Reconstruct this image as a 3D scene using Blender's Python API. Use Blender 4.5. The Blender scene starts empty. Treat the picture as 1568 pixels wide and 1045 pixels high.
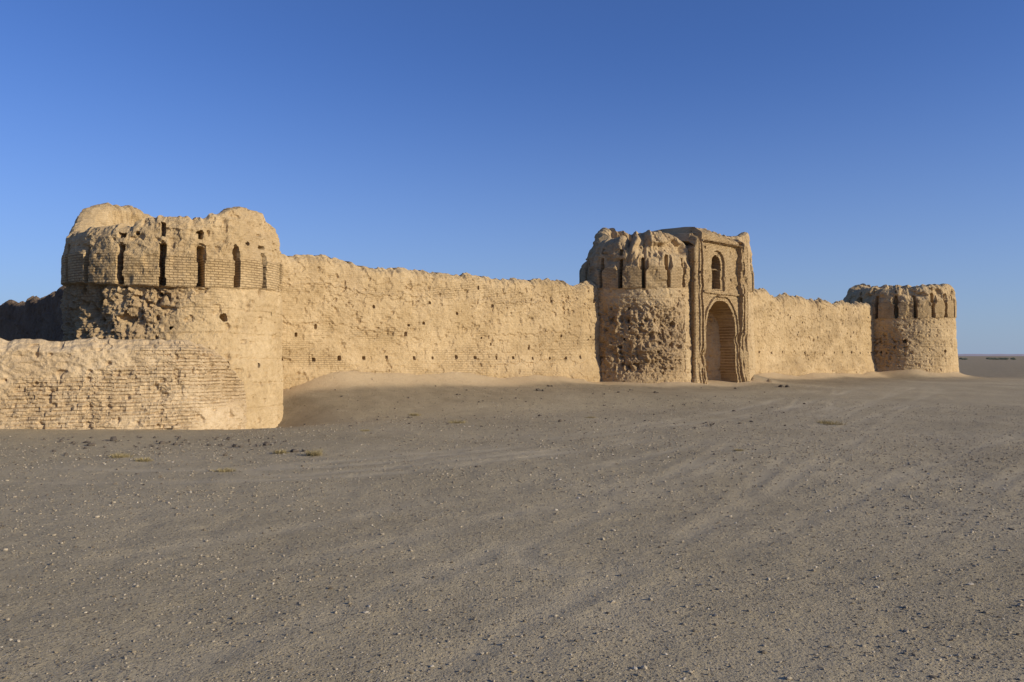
import bpy, math, numpy as np
from mathutils import Vector
rng = np.random.default_rng(7)
F = 1220.0; CAMZ = 2.15

# ---------------------------------------------------------------- noise
def _h(ix, iy, iz, seed):
    h = (ix.astype(np.int64)*374761393 + iy.astype(np.int64)*668265263 + iz.astype(np.int64)*2147483647 + seed*974634777) & 0xFFFFFFFF
    h = ((h ^ (h >> 13))*1274126177) & 0xFFFFFFFF
    h = ((h ^ (h >> 16))*2246822519) & 0xFFFFFFFF
    h = h ^ (h >> 15)
    return (h & 0xFFFFFF)/float(0xFFFFFF)*2-1
def vn(x, y, z, seed=0):
    x, y, z = np.broadcast_arrays(np.asarray(x, float), np.asarray(y, float), np.asarray(z, float))
    ix = np.floor(x); iy = np.floor(y); iz = np.floor(z)
    fx = x-ix; fy = y-iy; fz = z-iz
    ix = ix.astype(np.int64); iy = iy.astype(np.int64); iz = iz.astype(np.int64)
    u = fx*fx*(3-2*fx); v = fy*fy*(3-2*fy); w = fz*fz*(3-2*fz)
    r = 0
    for dx in (0, 1):
        for dy in (0, 1):
            for dz in (0, 1):
                r = r + _h(ix+dx, iy+dy, iz+dz, seed)*(u if dx else 1-u)*(v if dy else 1-v)*(w if dz else 1-w)
    return r
def fbm(x, y, z, sc=1.0, o=4, seed=0):
    r = 0; a = 1.0; t = 0
    for i in range(o):
        r = r + a*vn(np.asarray(x)*sc+i*17.3, np.asarray(y)*sc+i*5.1, np.asarray(z)*sc+i*9.7, seed+i*13)
        t += a; a *= .5; sc *= 2.03
    return r/t*1.4
def ss(a, b, x):
    t = np.clip((x-a)/(b-a), 0, 1); return t*t*(3-2*t)

# ---------------------------------------------------------------- mesh helper
def mk_mesh(name, V, Q, attrs=None, mat=None, smooth=False, parent=None):
    V = np.asarray(V, np.float32).reshape(-1, 3); Q = np.asarray(Q, np.int32)
    k = Q.shape[1]
    me = bpy.data.meshes.new(name)
    me.vertices.add(len(V)); me.vertices.foreach_set('co', V.ravel())
    me.loops.add(Q.size); me.loops.foreach_set('vertex_index', Q.ravel())
    me.polygons.add(len(Q))
    me.polygons.foreach_set('loop_start', np.arange(0, Q.size, k, dtype=np.int32))
    try: me.polygons.foreach_set('loop_total', np.full(len(Q), k, np.int32))
    except Exception: pass
    me.polygons.foreach_set('use_smooth', np.full(len(Q), smooth, bool))
    me.update(calc_edges=True); me.validate()
    for n, a in (attrs or {}).items():
        a = np.asarray(a, np.float32)
        if a.ndim == 2:
            at = me.attributes.new(n, 'FLOAT_VECTOR', 'POINT'); at.data.foreach_set('vector', a.ravel())
        else:
            at = me.attributes.new(n, 'FLOAT', 'POINT'); at.data.foreach_set('value', a)
    ob = bpy.data.objects.new(name, me); bpy.context.scene.collection.objects.link(ob)
    if mat: me.materials.append(mat)
    if parent: ob.parent = parent
    return ob
def grid_quads(nr, nc, wrap=False, flip=False):
    i = np.arange(nr-1)[:, None]; j = np.arange(nc if wrap else nc-1)[None, :]
    j2 = (j+1) % nc
    a = i*nc+j; b = i*nc+j2; c = (i+1)*nc+j2; d = (i+1)*nc+j
    q = np.stack([a, b, c, d], -1).reshape(-1, 4)
    return q[:, ::-1] if flip else q

# ---------------------------------------------------------------- layout
P0 = np.array([-9.05, 32.1]); D = np.array([1.1, 1.0]); D /= np.linalg.norm(D); NN = np.array([D[1], -D[0]])
def at(px, Y): return np.array([(px-784)/F*Y, Y])
CL = np.array([-12.25, 29.15]); RL = 3.66
CG = np.array([7.36, 47.0]); RG = 3.3
CG2 = CG + 7.0*D; RG2 = 3.0
CF = np.array([34.8, 72.1]); RF = 4.7
def st(x, y):
    dx = x-P0[0]; dy = y-P0[1]
    return dx*D[0]+dy*D[1], dx*NN[0]+dy*NN[1]
def ground_z(x, y, detail=True):
    x = np.asarray(x, float); y = np.asarray(y, float)
    s, t = st(x, y)
    W = np.interp(s, [-30, -8, -4.6, -2.2, -.3, 8, 20, 27, 35, 50, 56, 80, 140], [0, 0, 0, .3, .88, .74, .5, .44, .42, .33, .25, 0, 0])
    L = np.interp(s, [-4, 0, 10, 20, 40], [5, 6.5, 9, 15, 22])
    S = 1-ss(0, 1, (t-.6)/L)
    S = S*(1-ss(30, 120, -t))
    z = W*S
    z = z-.55*np.exp(-(((x+9.2)/2.6)**2+((y-27.6)/2.4)**2))
    z = z+.16*ss(-11, -15, x)*np.exp(-((y-21.5)/3.2)**2)
    if detail:
        r = np.hypot(x, y)
        far = np.clip(1-r/400, 0, 1)
        z = z + far*(.03*fbm(x, y, 0, .25, 3, 3)*np.clip(r/10, .3, 2) + .014*fbm(x, y, 0, 2.2, 3, 5))
        dd = [np.hypot(x-c[0], y-c[1])-R for c, R in ((CL, RL+.2), (CG, RG), (CG2, RG2), (CF, RF))]
        wl = np.where((s > 0) & (s < 66), np.abs(t), 99)
        dm = np.minimum(np.minimum.reduce(dd[1:]), wl)
        dm = np.clip(dm, 0, 99)
        n = .5+.5*fbm(x, y, 0, .3, 3, 21)
        z = z + (.22+.75*n)*np.exp(-(dm/1.2)**1.2)*np.where((s > 17.3) & (s < 30), .5, 1)*ss(-.5, 2.5, s)
    return z

# ---------------------------------------------------------------- materials
def new_mat(name):
    m = bpy.data.materials.new(name); m.use_nodes = True
    nt = m.node_tree; nt.nodes.clear()
    out = nt.nodes.new('ShaderNodeOutputMaterial'); b = nt.nodes.new('ShaderNodeBsdfPrincipled')
    nt.links.new(b.outputs[0], out.inputs[0])
    b.inputs['Roughness'].default_value = .95
    if 'Specular IOR Level' in b.inputs: b.inputs['Specular IOR Level'].default_value = .1
    return m, nt, b
class NT:
    def __init__(s, nt): s.nt = nt
    def n(s, t, **k):
        x = s.nt.nodes.new(t)
        for a, v in k.items(): setattr(x, a, v)
        return x
    def set(s, sock, v):
        if isinstance(v, bpy.types.NodeSocket): s.nt.links.new(v, sock)
        else: sock.default_value = v
    def math(s, op, a, b=0.0, clamp=False):
        x = s.n('ShaderNodeMath', operation=op, use_clamp=clamp); s.set(x.inputs[0], a); s.set(x.inputs[1], b); return x.outputs[0]
    def mix(s, f, a, b, bt='MIX'):
        x = s.n('ShaderNodeMixRGB', blend_type=bt); s.set(x.inputs[0], f); s.set(x.inputs[1], a); s.set(x.inputs[2], b); return x.outputs[0]
    def noise(s, v, sc, det=4, rough=.6):
        x = s.n('ShaderNodeTexNoise'); s.set(x.inputs['Vector'], v); x.inputs['Scale'].default_value = sc
        x.inputs['Detail'].default_value = det; x.inputs['Roughness'].default_value = rough; return x.outputs['Fac']
    def ramp(s, f, lo, hi, a=0.0, b=1.0):
        x = s.n('ShaderNodeMapRange'); x.clamp = True
        s.set(x.inputs[0], f); x.inputs[1].default_value = lo; x.inputs[2].default_value = hi; x.inputs[3].default_value = a; x.inputs[4].default_value = b
        return x.outputs[0]
    def attr(s, name, vec=False):
        x = s.n('ShaderNodeAttribute', attribute_name=name); return x.outputs['Vector' if vec else 'Fac']
    def pos(s): return s.n('ShaderNodeNewGeometry').outputs['Position']
def mud(name, c1=(.48, .34, .178, 1), c2=(.585, .43, .242, 1), dark=(.20, .13, .075, 1)):
    m, nt, b = new_mat(name); g = NT(nt); p = g.pos()
    c = g.mix(g.ramp(g.noise(p, .7, 5), .35, .65), c1, c2)
    c = g.mix(g.ramp(g.noise(p, 7, 4), .3, .7), g.mix(1.0, c, (.80, .78, .75, 1), 'MULTIPLY'), c)
    c = g.mix(g.ramp(g.noise(p, 2.2, 5, .7), .56, .7), c, g.mix(1.0, c, (1.12, 1.13, 1.16, 1), 'MULTIPLY'))
    c = g.mix(g.math('MULTIPLY', g.attr('tint'), 1.0, True), c, dark)
    br = g.n('ShaderNodeTexBrick'); nt.links.new(g.attr('uvw', True), br.inputs['Vector'])
    br.inputs['Scale'].default_value = 1; br.inputs['Brick Width'].default_value = .25; br.inputs['Row Height'].default_value = .085
    br.inputs['Mortar Size'].default_value = .014; br.inputs['Mortar Smooth'].default_value = .4
    br.inputs['Color1'].default_value = (1.08, 1.05, 1.0, 1); br.inputs['Color2'].default_value = (.86, .84, .8, 1); br.inputs['Mortar'].default_value = (.55, .5, .45, 1)
    bm = g.math('MULTIPLY', g.attr('brick'), g.ramp(g.noise(p, 1.6, 3), .3, .55, .35, 1))
    c = g.mix(bm, c, g.mix(1.0, c, br.outputs['Color'], 'MULTIPLY'))
    nt.links.new(c, b.inputs['Base Color'])
    h = g.math('ADD', g.math('MULTIPLY', g.noise(p, 9, 6, .65), 1.0), g.math('MULTIPLY', g.noise(p, 38, 3), .35))
    h = g.math('SUBTRACT', h, g.math('MULTIPLY', g.math('MULTIPLY', br.outputs['Fac'], bm), .8))
    bp = g.n('ShaderNodeBump'); bp.inputs['Strength'].default_value = .9; bp.inputs['Distance'].default_value = .055
    nt.links.new(h, bp.inputs['Height']); nt.links.new(bp.outputs[0], b.inputs['Normal'])
    return m
MUD = mud('mud_brick')
MUDL = mud('mud_brick_pale', (.53, .385, .222, 1), (.625, .475, .295, 1))
MUDG = mud('mud_brick_gate', (.465, .33, .18, 1), (.535, .395, .225, 1))
MUD_SHADE = mud('mud_brick_shaded', (.15, .105, .07, 1), (.20, .145, .095, 1), (.10, .07, .045, 1))  # darker mud: shade of the left back wall put into its colour

# ---------------------------------------------------------------- relief shared by all mud walls
def relief(x, y, z, amp=1.0, seed=0):
    big = fbm(x, y, z, .8, 3, seed)*.05
    lump = np.abs(fbm(x, y, z*1.3, 3.0, 4, seed+40))
    pits = -ss(.45, .75, fbm(x, y, z, 4.2, 2, seed+80))*.07
    return amp*(big - lump*.075 + pits + .012*fbm(x, y, z*2, 11, 2, seed+9))
def hole(u, z, hu, hz, w, h, depth):
    e = np.maximum(np.abs(u-hu)/(w/2), np.abs(z-hz)/(h/2))
    return -depth*(1-ss(.8, 1.15, e))

# ---------------------------------------------------------------- towers
def tower(name, C, R, top_tab, zb0, zb1, slots, zbase, zfloor, lean=0, batter=.2, holes=(), seed=0, nphi=560, nz=170, rough=None, mat=MUD, parent=None, slotw=.17, niche=.34, nich_h=.38, shrink=.22, gul=.2, blk=.12, topn=.14):
    v = C/np.linalg.norm(C); rt = np.array([v[1], -v[0]])
    phi = np.linspace(-180, 180, nphi, endpoint=False)
    tt = np.array(top_tab, float)
    ph = phi[None, :]
    pr = np.radians(phi)
    cx = C[0]+R*(np.sin(pr)*rt[0]-np.cos(pr)*v[0]); cy = C[1]+R*(np.sin(pr)*rt[1]-np.cos(pr)*v[1])
    top = np.interp(phi, tt[:, 0], tt[:, 1]) + CAMZ
    top = top + topn*fbm(cx, cy, 0, 1.0, 4, seed+3) + .08*fbm(cx, cy, 0, 5, 2, seed+4)
    b0 = (zb0 + .18*np.sin(pr)**2)[None, :]+CAMZ; b1 = (zb1+.22*np.sin(pr)**2)[None, :]+CAMZ
    vv = np.linspace(0, 1, nz)[:, None]
    Z = zbase + vv*(top[None, :]-zbase)
    dirx = (np.sin(pr)*rt[0]-np.cos(pr)*v[0])[None, :]; diry = (np.sin(pr)*rt[1]-np.cos(pr)*v[1])[None, :]
    X = C[0]+R*dirx+0*Z; Y = C[1]+R*diry+0*Z
    rg = 1.0 if rough is None else rough(ph, Z-CAMZ)
    b0n = b0+.03*vn(X*3, Y*3, 0, seed+1); b1n = b1+.10*fbm(X, Y, 0, 2.0, 3, seed+2)
    inband = ss(-.02, .03, Z-b0n)*(1-ss(-.02, .05, Z-b1n))
    above = ss(0, .05, Z-b1n)
    below = 1-ss(-.05, 0, Z-b0n)
    d = relief(X, Y, Z, 1, seed)*(rg*below + .4*inband + 1.2*above)
    d = d + below*(rg-1)*(-.12*np.abs(fbm(X, Y, Z*.8, 1.6, 4, seed+7)))
    d = d + batter*np.clip((b0-Z)/4, 0, 1.3)*below
    d = d + .07*inband - .10*inband*ss(.15, .6, fbm(X, Y, Z, 1.3, 3, seed+14))
    lay = (Z*1.0+.05*fbm(X, Y, 0, .6, 2, seed+5)) % .82
    d = d - below*.03*np.exp(-((lay-.41)/.035)**2)
    hh = np.clip((Z-b1)/np.maximum(top[None, :]-b1, .2), 0, 1)
    arc = np.radians(ph)*R
    gully = np.abs(fbm(arc*1.0, Z*.35, 3.3, 1.2, 3, seed+60))
    d = d + above*(.03 - gul*(.45-np.clip(gully, 0, .45))*ss(0, .35, hh) - shrink*hh**4 - .05*hh - blk*ss(-.1, .5, fbm(X, Y, Z*.9, 1.1, 3, seed+44))*ss(0, .5, hh))
    for k, (sp, full) in enumerate(slots):
        du = np.abs(((ph-sp+180) % 360)-180)*math.pi/180*R
        hgt = b1+nich_h+full*.25+.1*vn(k, 3, 1, seed)
        nb = b1-.12
        nw = niche*(1+.3*vn(k, 7, 2, seed)+.15*fbm(X, Y, Z, 2.5, 2, seed+k))*np.sqrt(np.clip(1-np.clip((Z-(hgt-niche*.6))/(niche*.6), 0, 1)**2, 0, 1))*ss(nb-.3, nb+.15, Z)
        d = np.where((du < nw/2) & (Z > nb-.25) & (Z < hgt), np.minimum(d, -.16), d)
        wl = slotw*(1+.25*fbm(X, Y, Z, 2.5, 2, seed+k))
        m = (du < wl/2) & (Z > b0+.02) & (Z < hgt-.08)
        d = np.where(m, np.minimum(d, -.6), d)
        m2 = (du < .09+.06*vn(sp, k, 0, 5)) & (Z > hgt+.16) & (Z < hgt+.16+(.1+.35*full))
        if vn(k, 11, 4, seed) > -.3: d = np.where(m2 & (Z < top[None, :]-.2), np.minimum(d, -.5), d)
    for (hp, hz, w, h) in holes:
        du = (((ph-hp+180) % 360)-180)*math.pi/180*R
        rr = np.sqrt((du/(w/2))**2+((Z-CAMZ-hz)/(h/2))**2) + .25*fbm(X, Y, Z, 6, 2, seed)
        d = np.where(rr < 1, np.minimum(d, -.5), d)
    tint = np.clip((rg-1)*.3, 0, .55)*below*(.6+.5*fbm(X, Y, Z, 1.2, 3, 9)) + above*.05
    tint = tint + .16*ss(.1, .6, fbm(arc*1.0, Z*.18, 1, 1.7, 3, seed+77))
    lk = lean*ss(CAMZ+1.2, zbase+.4, Z) if lean else 0*Z
    sh = 1-lk/np.linalg.norm(C)
    rr_ = (R+d)*sh
    Xo = C[0]-v[0]*lk+rr_*dirx; Yo = C[1]-v[1]*lk+rr_*diry
    rows = [np.stack([Xo, Yo, Z], -1)]
    brick = inband*.95 + below*.3*ss(-.1, .5, fbm(X, Y, Z, .5, 3, seed+90)) + above*.12
    uvw = [np.stack([arc+0*Z, Z, 0*Z], -1)]
    dt = d[-1]
    I = []
    for off, dz in ((.15, .05), (.35, .05), (.55, -.03), (.7, -.2)):
        r2 = R+dt-off
        zz = top+dz+.05*fbm(cx, cy, off*3, 3, 3, seed+12)
        I.append(np.stack([C[0]+r2*dirx[0], C[1]+r2*diry[0], zz], -1))
    ztop_in = I[-1][:, 2]; rin = np.minimum(R+dt-.75, R-.85)
    for k in range(1, 23):
        f = k/22
        zz = ztop_in*(1-f)+(zfloor+CAMZ)*f
        r2 = rin+.16*fbm(cx, cy, zz, 2.2, 3, seed+33)-.1*f
        I.append(np.stack([C[0]+r2*dirx[0], C[1]+r2*diry[0], zz], -1))
    I.append(np.stack([C[0]+.02*dirx[0], C[1]+.02*diry[0], np.full(nphi, zfloor+CAMZ+.05)], -1))
    I = np.array(I)
    V = np.concatenate([rows[0], I], 0); n2 = len(I)
    UV = np.concatenate([uvw[0], np.stack([np.repeat(arc, n2, 0), I[..., 2], 0*I[..., 2]], -1)], 0)
    br = np.concatenate([brick+0*Z, np.full((n2, nphi), .15)], 0); ti = np.concatenate([tint+0*Z, np.zeros((n2, nphi))], 0)
    return mk_mesh(name, V, grid_quads(V.shape[0], nphi, True), dict(uvw=UV.reshape(-1, 3), brick=br.ravel(), tint=ti.ravel()), mat, False, parent)

# ---------------------------------------------------------------- straight / curved walls
def wall(name, path, th, ztop, zbase, dispf, ds=.045, nz=130, dsb=.3, seed=0, mat=MUD, parent=None, topn=.12):
    """path: (n,2) polyline = front face, front lies to the right-hand side of travel"""
    path = np.asarray(path, float)
    seg = np.r_[0, np.cumsum(np.hypot(*np.diff(path, axis=0).T))]; L = seg[-1]
    def P(u):
        return np.stack([np.interp(u, seg, path[:, 0]), np.interp(u, seg, path[:, 1])], -1)
    def Nrm(u):
        a = P(np.clip(u-.3, 0, L)); b = P(np.clip(u+.3, 0, L)); t = b-a; t /= np.linalg.norm(t, axis=-1, keepdims=True)
        return np.stack([t[:, 1], -t[:, 0]], -1)
    uf = np.arange(0, L, ds); ub = np.arange(L, 0, -dsb)
    ne = max(4, int(th/.08)); e = np.linspace(0, 1, ne, endpoint=False)
    f = P(uf); nf = Nrm(uf); bpt = P(ub)-Nrm(ub)*th; nb = -Nrm(ub)
    n1 = Nrm(np.array([L]))[0]; t1 = np.array([-n1[1], n1[0]]); n0 = Nrm(np.array([0.]))[0]; t0 = np.array([-n0[1], n0[0]])
    e1 = P(np.array([L]))-n1*th*e[:, None]; e0 = P(np.array([0.]))-n0*th*(1-e[:, None])
    pts = np.concatenate([f, e1, bpt, e0]); nr = np.concatenate([nf, np.repeat(t1[None], ne, 0), nb, np.repeat(-t0[None], ne, 0)])
    u = np.concatenate([uf, np.full(ne, L), ub, np.zeros(ne)])
    front = np.concatenate([np.ones(len(uf)), np.zeros(2*ne+len(ub))])
    cen = P(u)-Nrm(u)*th/2
    nr = (np.roll(nr, 1, 0)+nr+np.roll(nr, -1, 0)); nr /= np.linalg.norm(nr, axis=1, keepdims=True)
    s2 = np.r_[0, np.cumsum(np.hypot(*np.diff(pts, axis=0).T))]
    top = ztop(u)+CAMZ + topn*fbm(u, 0, seed, .8, 4, seed+3) + .45*topn*fbm(u, 0, seed, 5, 2, seed+4)
    zb = zbase(u)+CAMZ
    vv = np.linspace(0, 1, nz)[:, None]
    Z = zb[None]+vv*(top-zb)[None]
    X = pts[None, :, 0]+0*Z; Y = pts[None, :, 1]+0*Z
    d, brick, tint = dispf(u[None]+0*Z, Z-CAMZ, X, Y, front[None]+0*Z, (top-CAMZ)[None]+0*Z)
    Xo = X+d*nr[None, :, 0]; Yo = Y+d*nr[None, :, 1]
    V = [np.stack([Xo, Yo, Z], -1)]
    for k in (.12, .3, .6, 1.0):
        zz = top+ .12*min(th, 1.2)*math.sin(k*1.4)+.04*fbm(X[0], Y[0], k*4, 3, 3, seed)*(1 if k < 1 else 0)
        xy = np.stack([Xo[-1], Yo[-1]], -1)*(1-k)+cen*k
        V.append(np.concatenate([xy, zz[:, None]], -1)[None])
    V = np.concatenate(V, 0); n2 = 4; n = len(pts)
    UV = np.concatenate([np.stack([s2[None]+0*Z, Z, 0*Z], -1), np.stack([np.repeat(s2[None], n2, 0), V[nz:, :, 2], np.zeros((n2, n))], -1)], 0)
    br = np.concatenate([brick+0*Z, np.zeros((n2, n))]); ti = np.concatenate([tint+0*Z, np.zeros((n2, n))])
    return mk_mesh(name, V, grid_quads(V.shape[0], n, True), dict(uvw=UV.reshape(-1, 3), brick=br.ravel(), tint=ti.ravel()), mat, False, parent)

def curtain(seed, lifts=(1.15, 2.65, 3.75), rows=((-.07, 1.05),), nh=18, L=20):
    r = np.random.default_rng(seed)
    hl = []
    for zr, sp in rows:
        for k in range(int(L/sp)):
            hl.append((k*sp+r.uniform(-.12, .12), zr+r.uniform(-.05, .05), r.uniform(.08, .13), r.uniform(.1, .18)))
    for k in range(nh): hl.append((r.uniform(0, L), r.uniform(.2, 3.6), r.uniform(.06, .12), r.uniform(.06, .18)))
    def f(u, z, X, Y, fr, top):
        amp = .62+.55*ss(-.3, .5, fbm(u, z*1.4, 0, .5, 3, seed+31))
        d = relief(X, Y, z, amp, seed)
        low = ss(.2, -1.2, z)
        d = d + .28*low - .05*ss(0, 1, (z-(top-1.1))/.1)
        for l in lifts:
            wob = .02*fbm(u, 0, 0, .4, 2, seed+int(l*10))
            vis = ss(-.5, .4, fbm(u, 0, l, .35, 3, seed+66))
            d = d - vis*(.035*np.exp(-((z-(top-l)+wob)/.03)**2) - .02*np.exp(-((z-(top-l)+wob-.09)/.06)**2))
        g = np.clip(.35-np.abs(fbm(u, z*.15, 1, 1.3, 3, seed+70)), 0, 1)
        d = d - .16*g*np.exp(-(top-z)/1.0) - .2*np.exp(-(top-z)/.12)
        # flaked patches
        d = d - .035*ss(.25, .32, fbm(X, Y, z*1.2, 1.4, 4, seed+88))
        for a in hl: d = np.where((fr > .5) & (np.abs(u-a[0]) < .5), np.minimum(d, d+hole(u, z, a[0], a[1], a[2], a[3], .35)), d)
        tint = .12*ss(0, .6, fbm(X, Y, z, .6, 3, seed+17)) + .14*low*ss(-.3, .5, fbm(X, Y, z, .8, 3, seed+27))
        tint = tint + .17*ss(.05, .6, fbm(u, z*.16, 1, 1.9, 4, seed+47))*np.exp(-(top-z)/3.0)
        return d, .12+.45*ss(.1, .5, fbm(X, Y, z*3, .35, 3, seed+19)), tint
    return f

# left corner tower
tower('mud_brick_tower', CL, RL,
      [(-180, 5.3), (-160, 5.6), (-145, 5.7), (-118, 5.65), (-106, 5.35), (-95, 4.75), (-84, 4.25), (-70, 4.1), (-45, 4.15), (-25, 4.25), (-18, 4.5), (-5, 4.5), (15, 4.6), (28, 4.85), (38, 5.05), (50, 5.15), (64, 5.1), (74, 4.95), (84, 4.65), (94, 4.4), (110, 4.3), (130, 4.5), (180, 5.3)],
      2.25, 3.2, [(-86.5, 0), (-67, .2), (-47.5, .4), (-27.7, .5), (-7.3, 1), (11, .5), (30, 1.2), (49.5, 0), (70, 0), (95, 0)],
      -.9, 2.2, lean=1.15, batter=.10, seed=11, nphi=620, nz=190, slotw=.2, niche=.26, nich_h=.26, shrink=.26, gul=.14, blk=.14,
      holes=[(23, 1.28, .24, .22), (24.5, -.3, .16, .22), (14, .02, .12, .12), (-8, 2.0, .1, .1), (58, 1.5, .12, .12), (-3, .9, .12, .1), (45, -.35, .1, .14), (11, 4.05, .2, .13), (-20, 3.95, .12, .1), (38, 3.85, .1, .12)],
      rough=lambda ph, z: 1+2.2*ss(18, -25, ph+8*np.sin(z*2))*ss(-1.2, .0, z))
# gatehouse
gate = bpy.data.objects.new('fortress_gatehouse', None); bpy.context.scene.collection.objects.link(gate)
tower('round_tower', CG, RG,
      [(-180, 7.4), (-150, 7.75), (-128, 7.65), (-114, 7.35), (-104, 6.9), (-94, 5.9), (-84, 5.6), (-66, 6.1), (-45, 6.6), (-20, 6.75), (-13, 6.5), (-9, 6.1), (-5, 6.4), (2, 6.85), (20, 7.0), (45, 7.0), (62, 6.75), (70, 6.6), (80, 6.8), (180, 7.4)],
      3.72, 4.9, [(-80, .3), (-58, .4), (-37, .5), (-15.6, .6), (6.7, .5), (31.5, .8), (53, .4)],
      -.3, 4.0, batter=.12, seed=31, nphi=460, nz=190, slotw=.2, niche=.5, nich_h=.42, parent=gate, mat=MUDG, shrink=.6, gul=.3, blk=.4, topn=.2,
      holes=[(38, 1.75, .3, .3), (-12, .9, .12, .12), (20, .2, .14, .14), (45, -.4, .12, .12)],
      rough=lambda ph, z: 1+2.0*ss(.1, .5, .5+.5*np.cos((ph+2)/38)*np.cos((z-.9)/1.3)-.25)*(np.abs(ph+2) < 55))
tower('round_tower_far_side', CG2, RG2, [(-180, 7.6), (0, 7.4), (60, 7.5), (75, 7.7), (95, 7.5), (120, 7.3), (180, 7.6)],
      3.9, 5.1, [(k, .4) for k in range(-80, 120, 22)], -.3, 4.2, batter=.1, seed=51, nphi=260, nz=120, slotw=.26, parent=gate, mat=MUDG)

A = CG+.79*D+3.6*NN; B = A+5.4*D
def arch_half(h, spring, rise, w):
    t = np.clip((h-spring)/rise, 0, 1)
    return np.where(h < spring, w/2, w/2*np.sqrt(np.clip(1-t**1.75, 0, 1)))
def portal_disp(u, z, X, Y, fr, top):
    h = z+1.66
    h0 = h
    d = relief(X, Y, z, .6, 77)
    u = u+.04*fbm(X, Y, z, 1.5, 3, 171); h = h+.035*fbm(X, Y, z, 1.5, 3, 172)
    cu = 2.72
    x = u-cu; ax = np.abs(x)
    F_ = fr > .5
    dd = np.zeros_like(d)
    worn = 1-.9*ss(.1, .5, fbm(X, Y, z, .7, 3, 173))
    dd = dd + worn*(.09*((ax > 2.28) & (ax < 2.42)) - .07*((ax > 2.12) & (ax < 2.28)) + .10*((ax > 1.98) & (ax < 2.12)))
    pan = (ax < 1.98) & (h < 8.25)
    dd = np.where(pan, dd-.16, dd)
    hw = arch_half(h, 3.35, 1.55, 3.05)
    rim = arch_half(h, 3.35, 1.85, 3.62)
    dd = np.where((ax < rim) & (h < 5.2), -.02+0*dd, dd)
    dd = np.where((ax < rim-.10) & (ax < 1.7) & (h < 5.1), -.12+0*dd, dd)
    dd = np.where((ax < hw) & (h < 4.9), -4.9+0*dd, dd)
    for hs in (5.32, 8.25):
        dd = np.where((np.abs(h-hs) < .06) & (ax < 2.1), dd+.09*worn, dd)
    wx = u-2.5
    fw = arch_half(h, 7.25, .55, 1.35); ww = arch_half(h, 7.1, .45, .86)
    dd = np.where((np.abs(wx) < fw) & (h > 5.5) & (h < 7.8), -.30+0*dd, dd)
    dd = np.where((np.abs(wx) < ww) & (h > 5.6) & (h < 7.55), -1.6+0*dd, dd)
    dd = np.where((np.abs(wx) < .3) & (h > 5.62) & (h < 6.1), -.75+0*dd, dd)
    dd = np.where((np.abs(wx-.0) < .5) & (np.abs(h-6.75) < .05), -.5+0*dd, dd)
    for a_, b_ in ((.35, 6.4), (.5, 4.2), (4.9, 5.9), (4.8, 3.1), (.55, 2.2), (4.95, 7.2), (3.9, 6.2), (1.2, 7.9)):
        dd = np.where((np.abs(u-a_) < .06) & (np.abs(h-b_) < .07), -.3+0*dd, dd)
    deep = dd < -3
    d = np.where(F_, d+dd, d)
    d = np.where(deep & F_, d+.07*(np.sin(h*2*np.pi/.2) > 0), d)
    d = np.where((fr < .5), d+.06*(np.cos(X*14) > .2), d)
    d = d - .5*ss(.5, 0, top-z)**2 - (.14*ss(.25, .8, fbm(X, Y, z, 1.1, 3, 99)))*np.where(deep, 0, 1)
    d = d + .12*ss(1.0, 0, h0)
    tint = np.where(F_ & deep, .8, 0.04)  # arch recess darkened in colour to stand in for its shade
    tint = tint + np.where(F_ & (np.abs(wx) < ww) & (h > 5.6) & (h < 7.55), .5, 0)  # shade inside the window opening, put into the colour as well
    return d, .95+0*d, tint
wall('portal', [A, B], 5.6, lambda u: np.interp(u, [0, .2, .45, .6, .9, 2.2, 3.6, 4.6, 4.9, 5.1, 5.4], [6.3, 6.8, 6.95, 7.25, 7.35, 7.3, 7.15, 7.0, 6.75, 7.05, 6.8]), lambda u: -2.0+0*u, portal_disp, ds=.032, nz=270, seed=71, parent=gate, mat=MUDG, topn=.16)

# far corner tower
tower('mud_brick_tower', CF, RF,
      [(-180, 6.6), (-150, 6.7), (-120, 6.6), (-108, 6.2), (-98, 5.3), (-88, 5.0), (-72, 5.3), (-50, 5.8), (-35, 5.9), (-10, 5.8), (15, 5.75), (40, 6.0), (65, 6.2), (80, 6.1), (92, 5.6), (120, 6.3), (180, 6.6)],
      3.15, 4.6, [(-80, .3), (-56, .4), (-38, .4), (-19, .6), (0, .5), (18.5, .8), (37, .8), (54, .6), (72, .4)],
      -.5, 3.6, batter=.2, seed=91, nphi=440, nz=140, slotw=.26, niche=.62, nich_h=.42, shrink=.3, gul=.2, blk=.3, topn=.22,
      holes=[(8, 1.2, .3, .3), (50, .4, .25, .25), (-15, .3, .2, .2)],
      rough=lambda ph, z: 1+1.6*ss(.3, .8, .5+.5*np.cos((ph+18)/30)*np.cos((z-.6)/1.6)-.2)*(np.abs(ph+18) < 50))

# curtain walls
W0 = P0-1.4*D; W1 = CG-2.2*D
wall('mud_brick_wall', [W0, W1], 1.0, lambda u: np.interp(u, [0, 2, 6, 12, 20], [4.1, 4.05, 3.93, 3.85, 3.92]), lambda u: np.interp(u, [0, 20], [-1.6, -2.1]), curtain(3, (1.15, 2.75, 4.2), ((-.12, 1.25),), 22, 21), ds=.042, nz=150, seed=5, mat=MUD, topn=.19)
W2 = CG2+2.0*D; W3 = CF-4.0*D; L2 = np.linalg.norm(W3-W2)
wall('mud_brick_wall', [W2, W3], 1.0, lambda u: np.interp(u, [0, 1, 2.5, 6, 6.6, 12, 18, L2], [4.45, 4.7, 4.35, 4.6, 4.3, 4.35, 4.35, 4.35]), lambda u: -2.2+0*u, curtain(13, (1.5, 3.0, 4.4), ((.25, 1.6),), 12, L2), ds=.06, nz=120, seed=15, mat=MUD, topn=.28)
PD = -NN
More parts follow.
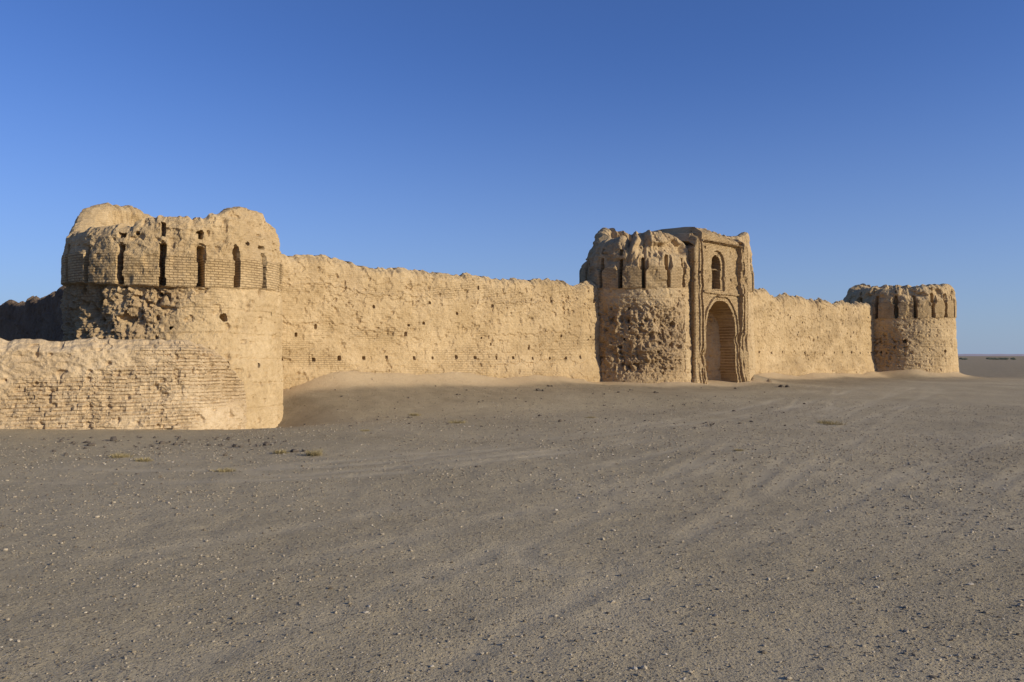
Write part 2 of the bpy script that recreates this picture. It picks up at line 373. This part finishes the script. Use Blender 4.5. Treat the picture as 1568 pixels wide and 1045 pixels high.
wall('mud_brick_wall', [CL+PD*48, CL+PD*3.0], 1.0, lambda u: 3.35+.12*np.sin(u*.5), lambda u: -2.4+0*u, curtain(23, (1.3, 2.8), ((.2, 1.6),), 10, 45), ds=.1, nz=70, seed=25, mat=MUD_SHADE, topn=.3)
wall('mud_brick_wall', [CF+PD*3.5, CF+PD*48], 1.0, lambda u: 4.3+0*u, lambda u: -2.4+0*u, curtain(33, (1.3, 2.8), ((.2, 1.6),), 10, 45), ds=.14, nz=50, seed=35, mat=MUD, topn=.2)

# ruined low wall, foreground left
lp = [at(-620, 19.6), at(-300, 20.8), at(0, 22.1), at(80, 22.55), at(160, 23.0), at(230, 23.45), at(290, 24.0), at(335, 24.9), at(372, 26.3)]
lp = np.array(lp); q = np.linspace(0, len(lp)-1, 60)
lps = np.stack([np.interp(q, np.arange(len(lp)), lp[:, 0]), np.interp(q, np.arange(len(lp)), lp[:, 1])], -1)
for _ in range(6): lps[1:-1] = (lps[:-2]+lps[1:-1]*2+lps[2:])/4
LL = np.sum(np.hypot(*np.diff(lps, axis=0).T))
def low_disp(u, z, X, Y, fr, top):
    d = relief(X, Y, z, 1.1, 201)
    zc = z+.06*fbm(X, Y, 0, .8, 3, 205)
    row = np.floor(zc/.115); fz = zc/.115-row
    course = np.where(fz < .22, -.035, 0)+.03*vn(np.floor(u/.27+row*.5), row, 0, 7)
    m = ss(.05, .5, fbm(u*.5, z, 0, .8, 3, 207)+.35*ss(-.2, -1.7, z))
    d = d+course*m
    d = d-.25*ss(.25, 0, top-z)**2+.22*ss(-.8, -2.3, z)
    d = d - .10*ss(.2, .7, fbm(X, Y, z, .9, 3, 209))
    return d, .35*m, .14*ss(.1, .7, fbm(X, Y, z, .8, 3, 210))
wall('ruined_low_wall', lps, 1.0, lambda u: np.interp(u, [0, LL-10, LL-8.2, LL-6.2, LL-4.6, LL-3.2, LL-2.5, LL-1.6, LL-.9, LL], [.3, .3, .28, .33, .40, .42, .38, .25, .0, -.8]), lambda u: -2.7+0*u, low_disp, ds=.035, nz=110, seed=205, mat=MUDL, topn=.1)

# ---------------------------------------------------------------- ground
tracks = []
def trk(pts, w=.25, gauge=1.5, k=1.0):
    pts = np.array([[(a-784)/F*(CAMZ*F/(b-545)), CAMZ*F/(b-545)] for a, b in pts])
    q = np.linspace(0, len(pts)-1, 16)
    P_ = np.stack([np.interp(q, np.arange(len(pts)), pts[:, 0]), np.interp(q, np.arange(len(pts)), pts[:, 1])], -1)
    for _ in range(5): P_[1:-1] = (P_[:-2]+2*P_[1:-1]+P_[2:])/4
    tracks.append((P_, w, gauge, k))
trk([(-300, 960), (0, 905), (420, 850), (800, 760), (1200, 670), (1420, 600)], .30, 1.5, .8)
trk([(700, 1200), (1000, 1020), (1250, 850), (1500, 700), (1700, 640)], .25, 1.5, .6)
trk([(300, 1100), (760, 900), (1120, 740), (1330, 640), (1400, 600)], .25, 1.5, .7)
trk([(1000, 1300), (1400, 1000), (1700, 820)], .25, 1.5, .5)
trk([(-200, 720), (300, 735), (600, 720), (900, 680), (1250, 625)], .3, 1.5, 1)
trk([(450, 720), (800, 690), (1100, 640), (1300, 600)], .3, 1.5, 1)
trk([(900, 850), (1080, 740), (1220, 650), (1260, 600)], .22, 1.5, .8)
def track_mask(x, y, full=False):
    out = np.zeros_like(x); edge = np.zeros_like(x)
    for pts, w, ga, kk in tracks:
        best = np.full(x.shape, 1e9)
        t = pts[1:]-pts[:-1]
        for i in range(len(t)):
            L = np.linalg.norm(t[i]); tv = t[i]/L; a = pts[i]
            px = x-a[0]; py = y-a[1]; s = np.clip(px*tv[0]+py*tv[1], 0, L)
            best = np.minimum(best, np.hypot(px-s*tv[0], py-s*tv[1]))
        b2 = np.abs(best-ga/2)
        out = np.maximum(out, kk*np.exp(-(b2/(w*.7))**2))
        edge = np.maximum(edge, kk*np.exp(-((b2-w*.95)/(w*.35))**2))
    k = np.clip(.6+.8*fbm(x, y, 0, .4, 3, 301), 0, 1)
    return (out*k, edge*k*(1-out)) if full else out*k
TD = .010
az = np.concatenate([np.linspace(-42, 42, 700), np.linspace(42, 318, 120)[1:-1]])
rad = np.concatenate([np.array([.02, .6, 1.2, 1.8, 2.4]), np.geomspace(2.9, 140, 340), np.geomspace(145, 9000, 50)])
a = np.radians(az)
GX = rad[:, None]*np.sin(a)[None]; GY = rad[:, None]*np.cos(a)[None]
TM, TE = track_mask(GX, GY, True); msk = (GX**2+GY**2 < 100**2); TM = TM*msk; TE = TE*msk
GZ = ground_z(GX, GY)-TD*TM+TD*TE
s, t = st(GX, GY)
nzz = fbm(GX, GY, 0, .35, 4, 333)
dgt = np.minimum(np.hypot(GX-CG[0], GY-CG[1])-RG, np.hypot(GX-CF[0], GY-CF[1])-RF)
dpt = np.maximum(np.abs((GX-CG[0])*D[0]+(GY-CG[1])*D[1]-3.5)-3, (GX-CG[0])*NN[0]+(GY-CG[1])*NN[1]-3.4)
sand = np.where((t > -60) & (s > -2) & (s < 70), 1-ss(1.2, 2.3, t-.7*nzz), 0)
sand = np.maximum(sand, 1-ss(.7, 1.8, np.minimum(dgt, dpt)-.5*nzz))
brown_shade = np.where(s > -4, 1-ss(4, 10, t+2*nzz), 0)*.85  # earthy band before the wall, darkened in colour for slope shade
m, nt, b = new_mat('gravel_ground'); g = NT(nt); p = g.pos()
c = g.mix(g.ramp(g.noise(p, .22, 5), .35, .65), (.32, .258, .158, 1), (.395, .322, .205, 1))
c = g.mix(g.ramp(g.noise(p, 2.3, 5, .7), .3, .7), c, g.mix(1.0, c, (1.18, 1.17, 1.15, 1), 'MULTIPLY'))
def vor(sc, feat='F1'):
    v = g.n('ShaderNodeTexVoronoi', feature=feat); nt.links.new(p, v.inputs['Vector']); v.inputs['Scale'].default_value = sc; return v
v1 = vor(42); v3 = vor(16)
sepc = g.n('ShaderNodeSeparateColor'); nt.links.new(v1.outputs['Color'], sepc.inputs[0])
sep3 = g.n('ShaderNodeSeparateColor'); nt.links.new(v3.outputs['Color'], sep3.inputs[0])
peb = g.math('MULTIPLY', g.ramp(sepc.outputs[0], .4, .41), g.ramp(v1.outputs['Distance'], .42, .3))
peb3 = g.math('MULTIPLY', g.ramp(sep3.outputs[0], .78, .79), g.ramp(v3.outputs['Distance'], .30, .22))
notr = g.ramp(g.attr('track'), .15, .7, 1, .3)
pc = g.mix(sepc.outputs[1], (.14, .11, .075, 1), (.58, .49, .365, 1))
c = g.mix(g.math('MULTIPLY', peb, notr), c, pc)
c = g.mix(g.math('MULTIPLY', peb3, notr), c, g.mix(sep3.outputs[1], (.17, .135, .095, 1), (.46, .39, .285, 1)))
c = g.mix(g.math('MULTIPLY', g.attr('track'), .6), c, (.47, .39, .265, 1))
c = g.mix(g.attr('brown_shade'), c, g.mix(g.ramp(g.noise(p, 1.2, 5), .35, .65), (.245, .19, .115, 1), (.33, .26, .16, 1)))
c = g.mix(g.attr('sand'), c, (.55, .41, .24, 1))
nt.links.new(c, b.inputs['Base Color'])
h = g.math('ADD', g.math('MULTIPLY', g.math('ADD', peb, g.math('MULTIPLY', peb3, 1.6)), notr), g.math('MULTIPLY', g.noise(p, 25, 5, .7), 1.1))
h = g.math('ADD', h, g.math('MULTIPLY', g.noise(p, 4, 4), 1.5))
bp = g.n('ShaderNodeBump'); bp.inputs['Strength'].default_value = .9; bp.inputs['Distance'].default_value = .02
nt.links.new(h, bp.inputs['Height']); nt.links.new(bp.outputs[0], b.inputs['Normal'])
mk_mesh('ground', np.stack([GX, GY, GZ], -1), grid_quads(len(rad), len(az), True, True), dict(track=TM.ravel(), sand=np.clip(sand, 0, 1).ravel(), brown_shade=np.clip(brown_shade, 0, 1).ravel()), m, True)

# ---------------------------------------------------------------- gravel
ico = []
t_ = (1+5**.5)/2
for x_, y_, z_ in [(-1, t_, 0), (1, t_, 0), (-1, -t_, 0), (1, -t_, 0), (0, -1, t_), (0, 1, t_), (0, -1, -t_), (0, 1, -t_), (t_, 0, -1), (t_, 0, 1), (-t_, 0, -1), (-t_, 0, 1)]: ico.append((x_, y_, z_))
ico = np.array(ico)/math.sqrt(1+t_*t_)
icf = np.array([(0, 11, 5), (0, 5, 1), (0, 1, 7), (0, 7, 10), (0, 10, 11), (1, 5, 9), (5, 11, 4), (11, 10, 2), (10, 7, 6), (7, 1, 8), (3, 9, 4), (3, 4, 2), (3, 2, 6), (3, 6, 8), (3, 8, 9), (4, 9, 5), (2, 4, 11), (6, 2, 10), (8, 6, 7), (9, 8, 1)])
def stones(name, x, y, size, mat, embed=.25, flat=(.45, .8)):
    n = len(x)
    V = np.repeat(ico[None], n, 0)*(1+.28*rng.uniform(-1, 1, (n, 12, 1)))
    V = V*np.stack([rng.uniform(.8, 1.4, n), rng.uniform(.7, 1.1, n), rng.uniform(flat[0], flat[1], n)], -1)[:, None]
    an = rng.uniform(0, 6.28, n); ca, sa = np.cos(an)[:, None], np.sin(an)[:, None]
    X = V[..., 0]*ca-V[..., 1]*sa; Y = V[..., 0]*sa+V[..., 1]*ca
    z = ground_z(x, y)
    V = np.stack([X*size[:, None]+x[:, None], Y*size[:, None]+y[:, None], V[..., 2]*size[:, None]+(z+size*embed)[:, None]], -1)
    Q = (icf[None]+np.arange(n)[:, None, None]*12).reshape(-1, 3)
    col = np.repeat(rng.uniform(0, 1, n)[:, None], 12, 1)
    return mk_mesh(name, V, Q, dict(shade=col.ravel()), mat, False)
ms, nt, b = new_mat('stone'); g = NT(nt)
cr = g.n('ShaderNodeValToRGB'); nt.links.new(g.attr('shade'), cr.inputs[0])
e = cr.color_ramp.elements; e[0].position = 0; e[0].color = (.12, .095, .068, 1); e[1].position = 1; e[1].color = (.52, .455, .36, 1)
x = e.new(.35); x.color = (.26, .21, .14, 1); x = e.new(.92); x.color = (.41, .34, .24, 1)
nt.links.new(cr.outputs[0], b.inputs['Base Color'])
n = 115000
u_ = rng.uniform(0, 1, n); r_ = (3.4**.75+(40**.75-3.4**.75)*u_)**(1/.75)
a_ = np.radians(rng.uniform(-37, 37, n)); X = r_*np.sin(a_); Y = r_*np.cos(a_)
tm = track_mask(X, Y)
dens = .5+.45*fbm(X, Y, 0, .5, 3, 401)+.2*ss(-2, 6, X)
keep = (rng.uniform(0, 1, len(X)) < dens*(1-.9*np.clip(tm*1.3, 0, 1)))
s, t = st(X, Y); keep &= ~((t < 2.0) & (s > -9))
keep &= ~((np.hypot(X-CL[0], Y-CL[1]) < 6)) & ~((Y > 20.5) & (X < -8))
X = X[keep]; Y = Y[keep]; r = np.hypot(X, Y)
sz = np.exp(rng.normal(0, .5, len(X)))*.0056*np.clip(r/9, 1, 1.8)
stones('gravel', X, Y, np.clip(sz, .003, .026), ms)
def gpt(px, py):
    Y = CAMZ*F/(py-545)
    for _ in range(30):
        z = float(ground_z(np.array([(px-784)/F*Y]), np.array([Y]))[0]); Y = .5*Y+.5*(CAMZ-z)*F/(py-545)
    return (px-784)/F*Y, Y
rx, ry = [], []
for k in range(170):
    px = rng.uniform(60, 440); py = rng.normal(675, 9)
    if py < 668: continue
    a_, b_ = gpt(px, py); rx.append(a_); ry.append(b_)
for k in range(150):
    px = rng.uniform(450, 1250); py = rng.uniform(594, 660)
    a_, b_ = gpt(px, py); rx.append(a_); ry.append(b_)
rx = np.array(rx); ry = np.array(ry)
m2, nt, b = new_mat('dark_rock'); g = NT(nt)
nt.links.new(g.mix(g.noise(g.pos(), 20, 4), (.06, .05, .04, 1), (.17, .135, .1, 1)), b.inputs['Base Color'])
stones('rubble', rx, ry, np.exp(rng.normal(0, .45, len(rx)))*.032, m2, .3)
for px, py, sz in ((452, 692, .11), (824, 590, .14), (1196, 593, .22), (1003, 602, .1), (965, 598, .08), (840, 592, .1), (626, 640, .06), (700, 605, .07), (730, 715, .04)):
    x_, y_ = gpt(px, py)
    stones('rock', np.array([x_, x_+sz*1.6]), np.array([y_, y_+.1]), np.array([sz, sz*.6]), m2, .2)

# ---------------------------------------------------------------- dry shrubs
md, nt, b = new_mat('dry_grass'); g = NT(nt)
nt.links.new(g.mix(g.noise(g.pos(), 30, 2), (.2, .15, .07, 1), (.42, .34, .17, 1)), b.inputs['Base Color'])
for px, py, R_, H_ in ((185, 700, .3, .13), (222, 706, .22, .11), (345, 722, .25, .1), (482, 697, .24, .18), (430, 694, .2, .12), (700, 648, .4, .14), (1275, 650, .5, .16), (635, 636, .25, .12), (1262, 648, .3, .14), (1130, 690, .15, .06), (560, 660, .2, .07), (905, 640, .25, .08)):
    cx, cy = gpt(px, py); n = 260
    rr = R_*np.sqrt(rng.uniform(0, 1, n))*rng.uniform(.3, 1, n); aa = rng.uniform(0, 6.28, n)
    bx = cx+rr*np.cos(aa); by = cy+.7*rr*np.sin(aa); bz = ground_z(bx, by)-.01
    hh = H_*rng.uniform(.35, 1, n)*(1-.5*rr/R_); lx = rng.normal(0, .4, n)*hh+np.cos(aa)*hh*.6; ly = rng.normal(0, .4, n)*hh+np.sin(aa)*hh*.6
    wd = .005; wa = rng.uniform(0, 3.14, n); wx = np.cos(wa)*wd; wy = np.sin(wa)*wd
    V = np.stack([np.stack([bx-wx, by-wy, bz], -1), np.stack([bx+wx, by+wy, bz], -1), np.stack([bx+lx+wx*.3, by+ly+wy*.3, bz+hh], -1), np.stack([bx+lx-wx*.3, by+ly-wy*.3, bz+hh], -1)], 1)
    mk_mesh('dry_shrub', V, np.arange(n*4).reshape(n, 4), None, md, False)

# ---------------------------------------------------------------- distant things
mh, nt, b = new_mat('hazy_hills'); b.inputs['Base Color'].default_value = (.42, .36, .37, 1)
aa = np.radians(np.linspace(-70, 70, 500)); Rr = 5200
hx = Rr*np.sin(aa); hy = Rr*np.cos(aa)
hz = 14+9*fbm(aa*25, 0, 0, 1, 5, 600)+8*fbm(aa*4, 0, 0, 1, 2, 601)
V = np.stack([np.stack([hx*.93, hy*.93, -3+0*hx], -1), np.stack([hx*.97, hy*.97, hz*.5], -1), np.stack([hx, hy, hz], -1), np.stack([hx*1.06, hy*1.06, -3+0*hx], -1)], 0)
mk_mesh('distant_hills', V, grid_quads(4, 500, False, True), None, mh, True)
mt, nt, b = new_mat('distant_foliage'); b.inputs['Base Color'].default_value = (.09, .1, .07, 1)
n = 420
px = np.concatenate([rng.uniform(1470, 1600, 300), rng.uniform(1200, 1900, 120)]); Yd = rng.uniform(420, 620, n); keepn = fbm(px*.05, 0, 0, 1, 2, 9) > -.1
px = px[keepn]; Yd = Yd[keepn]; n = len(px); xd = (px-784)/F*Yd
V = np.repeat(ico[None], n, 0)*(1+.3*rng.uniform(-1, 1, (n, 12, 1)))
S = rng.uniform(.3, .8, n)[:, None]
V = np.stack([V[..., 0]*S*1.6+xd[:, None], V[..., 1]*S+Yd[:, None], V[..., 2]*S*.7+.4*S], -1)
mk_mesh('distant_trees', V, (icf[None]+np.arange(n)[:, None, None]*12).reshape(-1, 3), None, mt, False)

# ---------------------------------------------------------------- light, sky, camera
EL = math.radians(18.5); AZ = math.atan2(.915, -.40)
sd = Vector((math.sin(AZ)*math.cos(EL), math.cos(AZ)*math.cos(EL), math.sin(EL)))
su = bpy.data.lights.new('sun', 'SUN'); su.energy = 5.0; su.angle = math.radians(.5); su.color = (1, .90, .71)
so = bpy.data.objects.new('sun', su); bpy.context.scene.collection.objects.link(so); so.rotation_euler = sd.to_track_quat('Z', 'Y').to_euler()
w = bpy.data.worlds.new('World'); bpy.context.scene.world = w; w.use_nodes = True; nt = w.node_tree; g = NT(nt)
bg = nt.nodes['Background']; sk = nt.nodes.new('ShaderNodeTexSky'); sk.sky_type = 'NISHITA'; sk.sun_disc = False
sk.sun_elevation = EL; sk.sun_rotation = AZ; sk.altitude = 900; sk.air_density = 1.0; sk.dust_density = 1.0; sk.ozone_density = 3.0
col = g.mix(1.0, sk.outputs[0], (.73, .95, 1.5, 1), 'MULTIPLY')
# thin desert haze low in the sky
tc = nt.nodes.new('ShaderNodeTexCoord'); sx = nt.nodes.new('ShaderNodeSeparateXYZ'); nt.links.new(tc.outputs['Generated'], sx.inputs[0])
hz_ = g.math('POWER', g.ramp(sx.outputs[2], 0, .38, 1, 0), 2.0)
col = g.mix(g.math('MULTIPLY', hz_, .72), col, (3.5, 4.5, 6.2, 1))
nt.links.new(col, bg.inputs[0]); bg.inputs[1].default_value = .094
cd = bpy.data.cameras.new('camera'); cd.sensor_width = 36; cd.lens = 36*F/1568; cd.clip_end = 20000; cd.clip_start = .05
co = bpy.data.objects.new('camera', cd); bpy.context.scene.collection.objects.link(co)
co.location = (0, 0, CAMZ); co.rotation_euler = (math.radians(90)+math.atan(22.5/F), 0, 0)
sc = bpy.context.scene; sc.camera = co
sc.view_settings.view_transform = 'Standard'; sc.view_settings.look = 'None'; sc.view_settings.exposure = 0
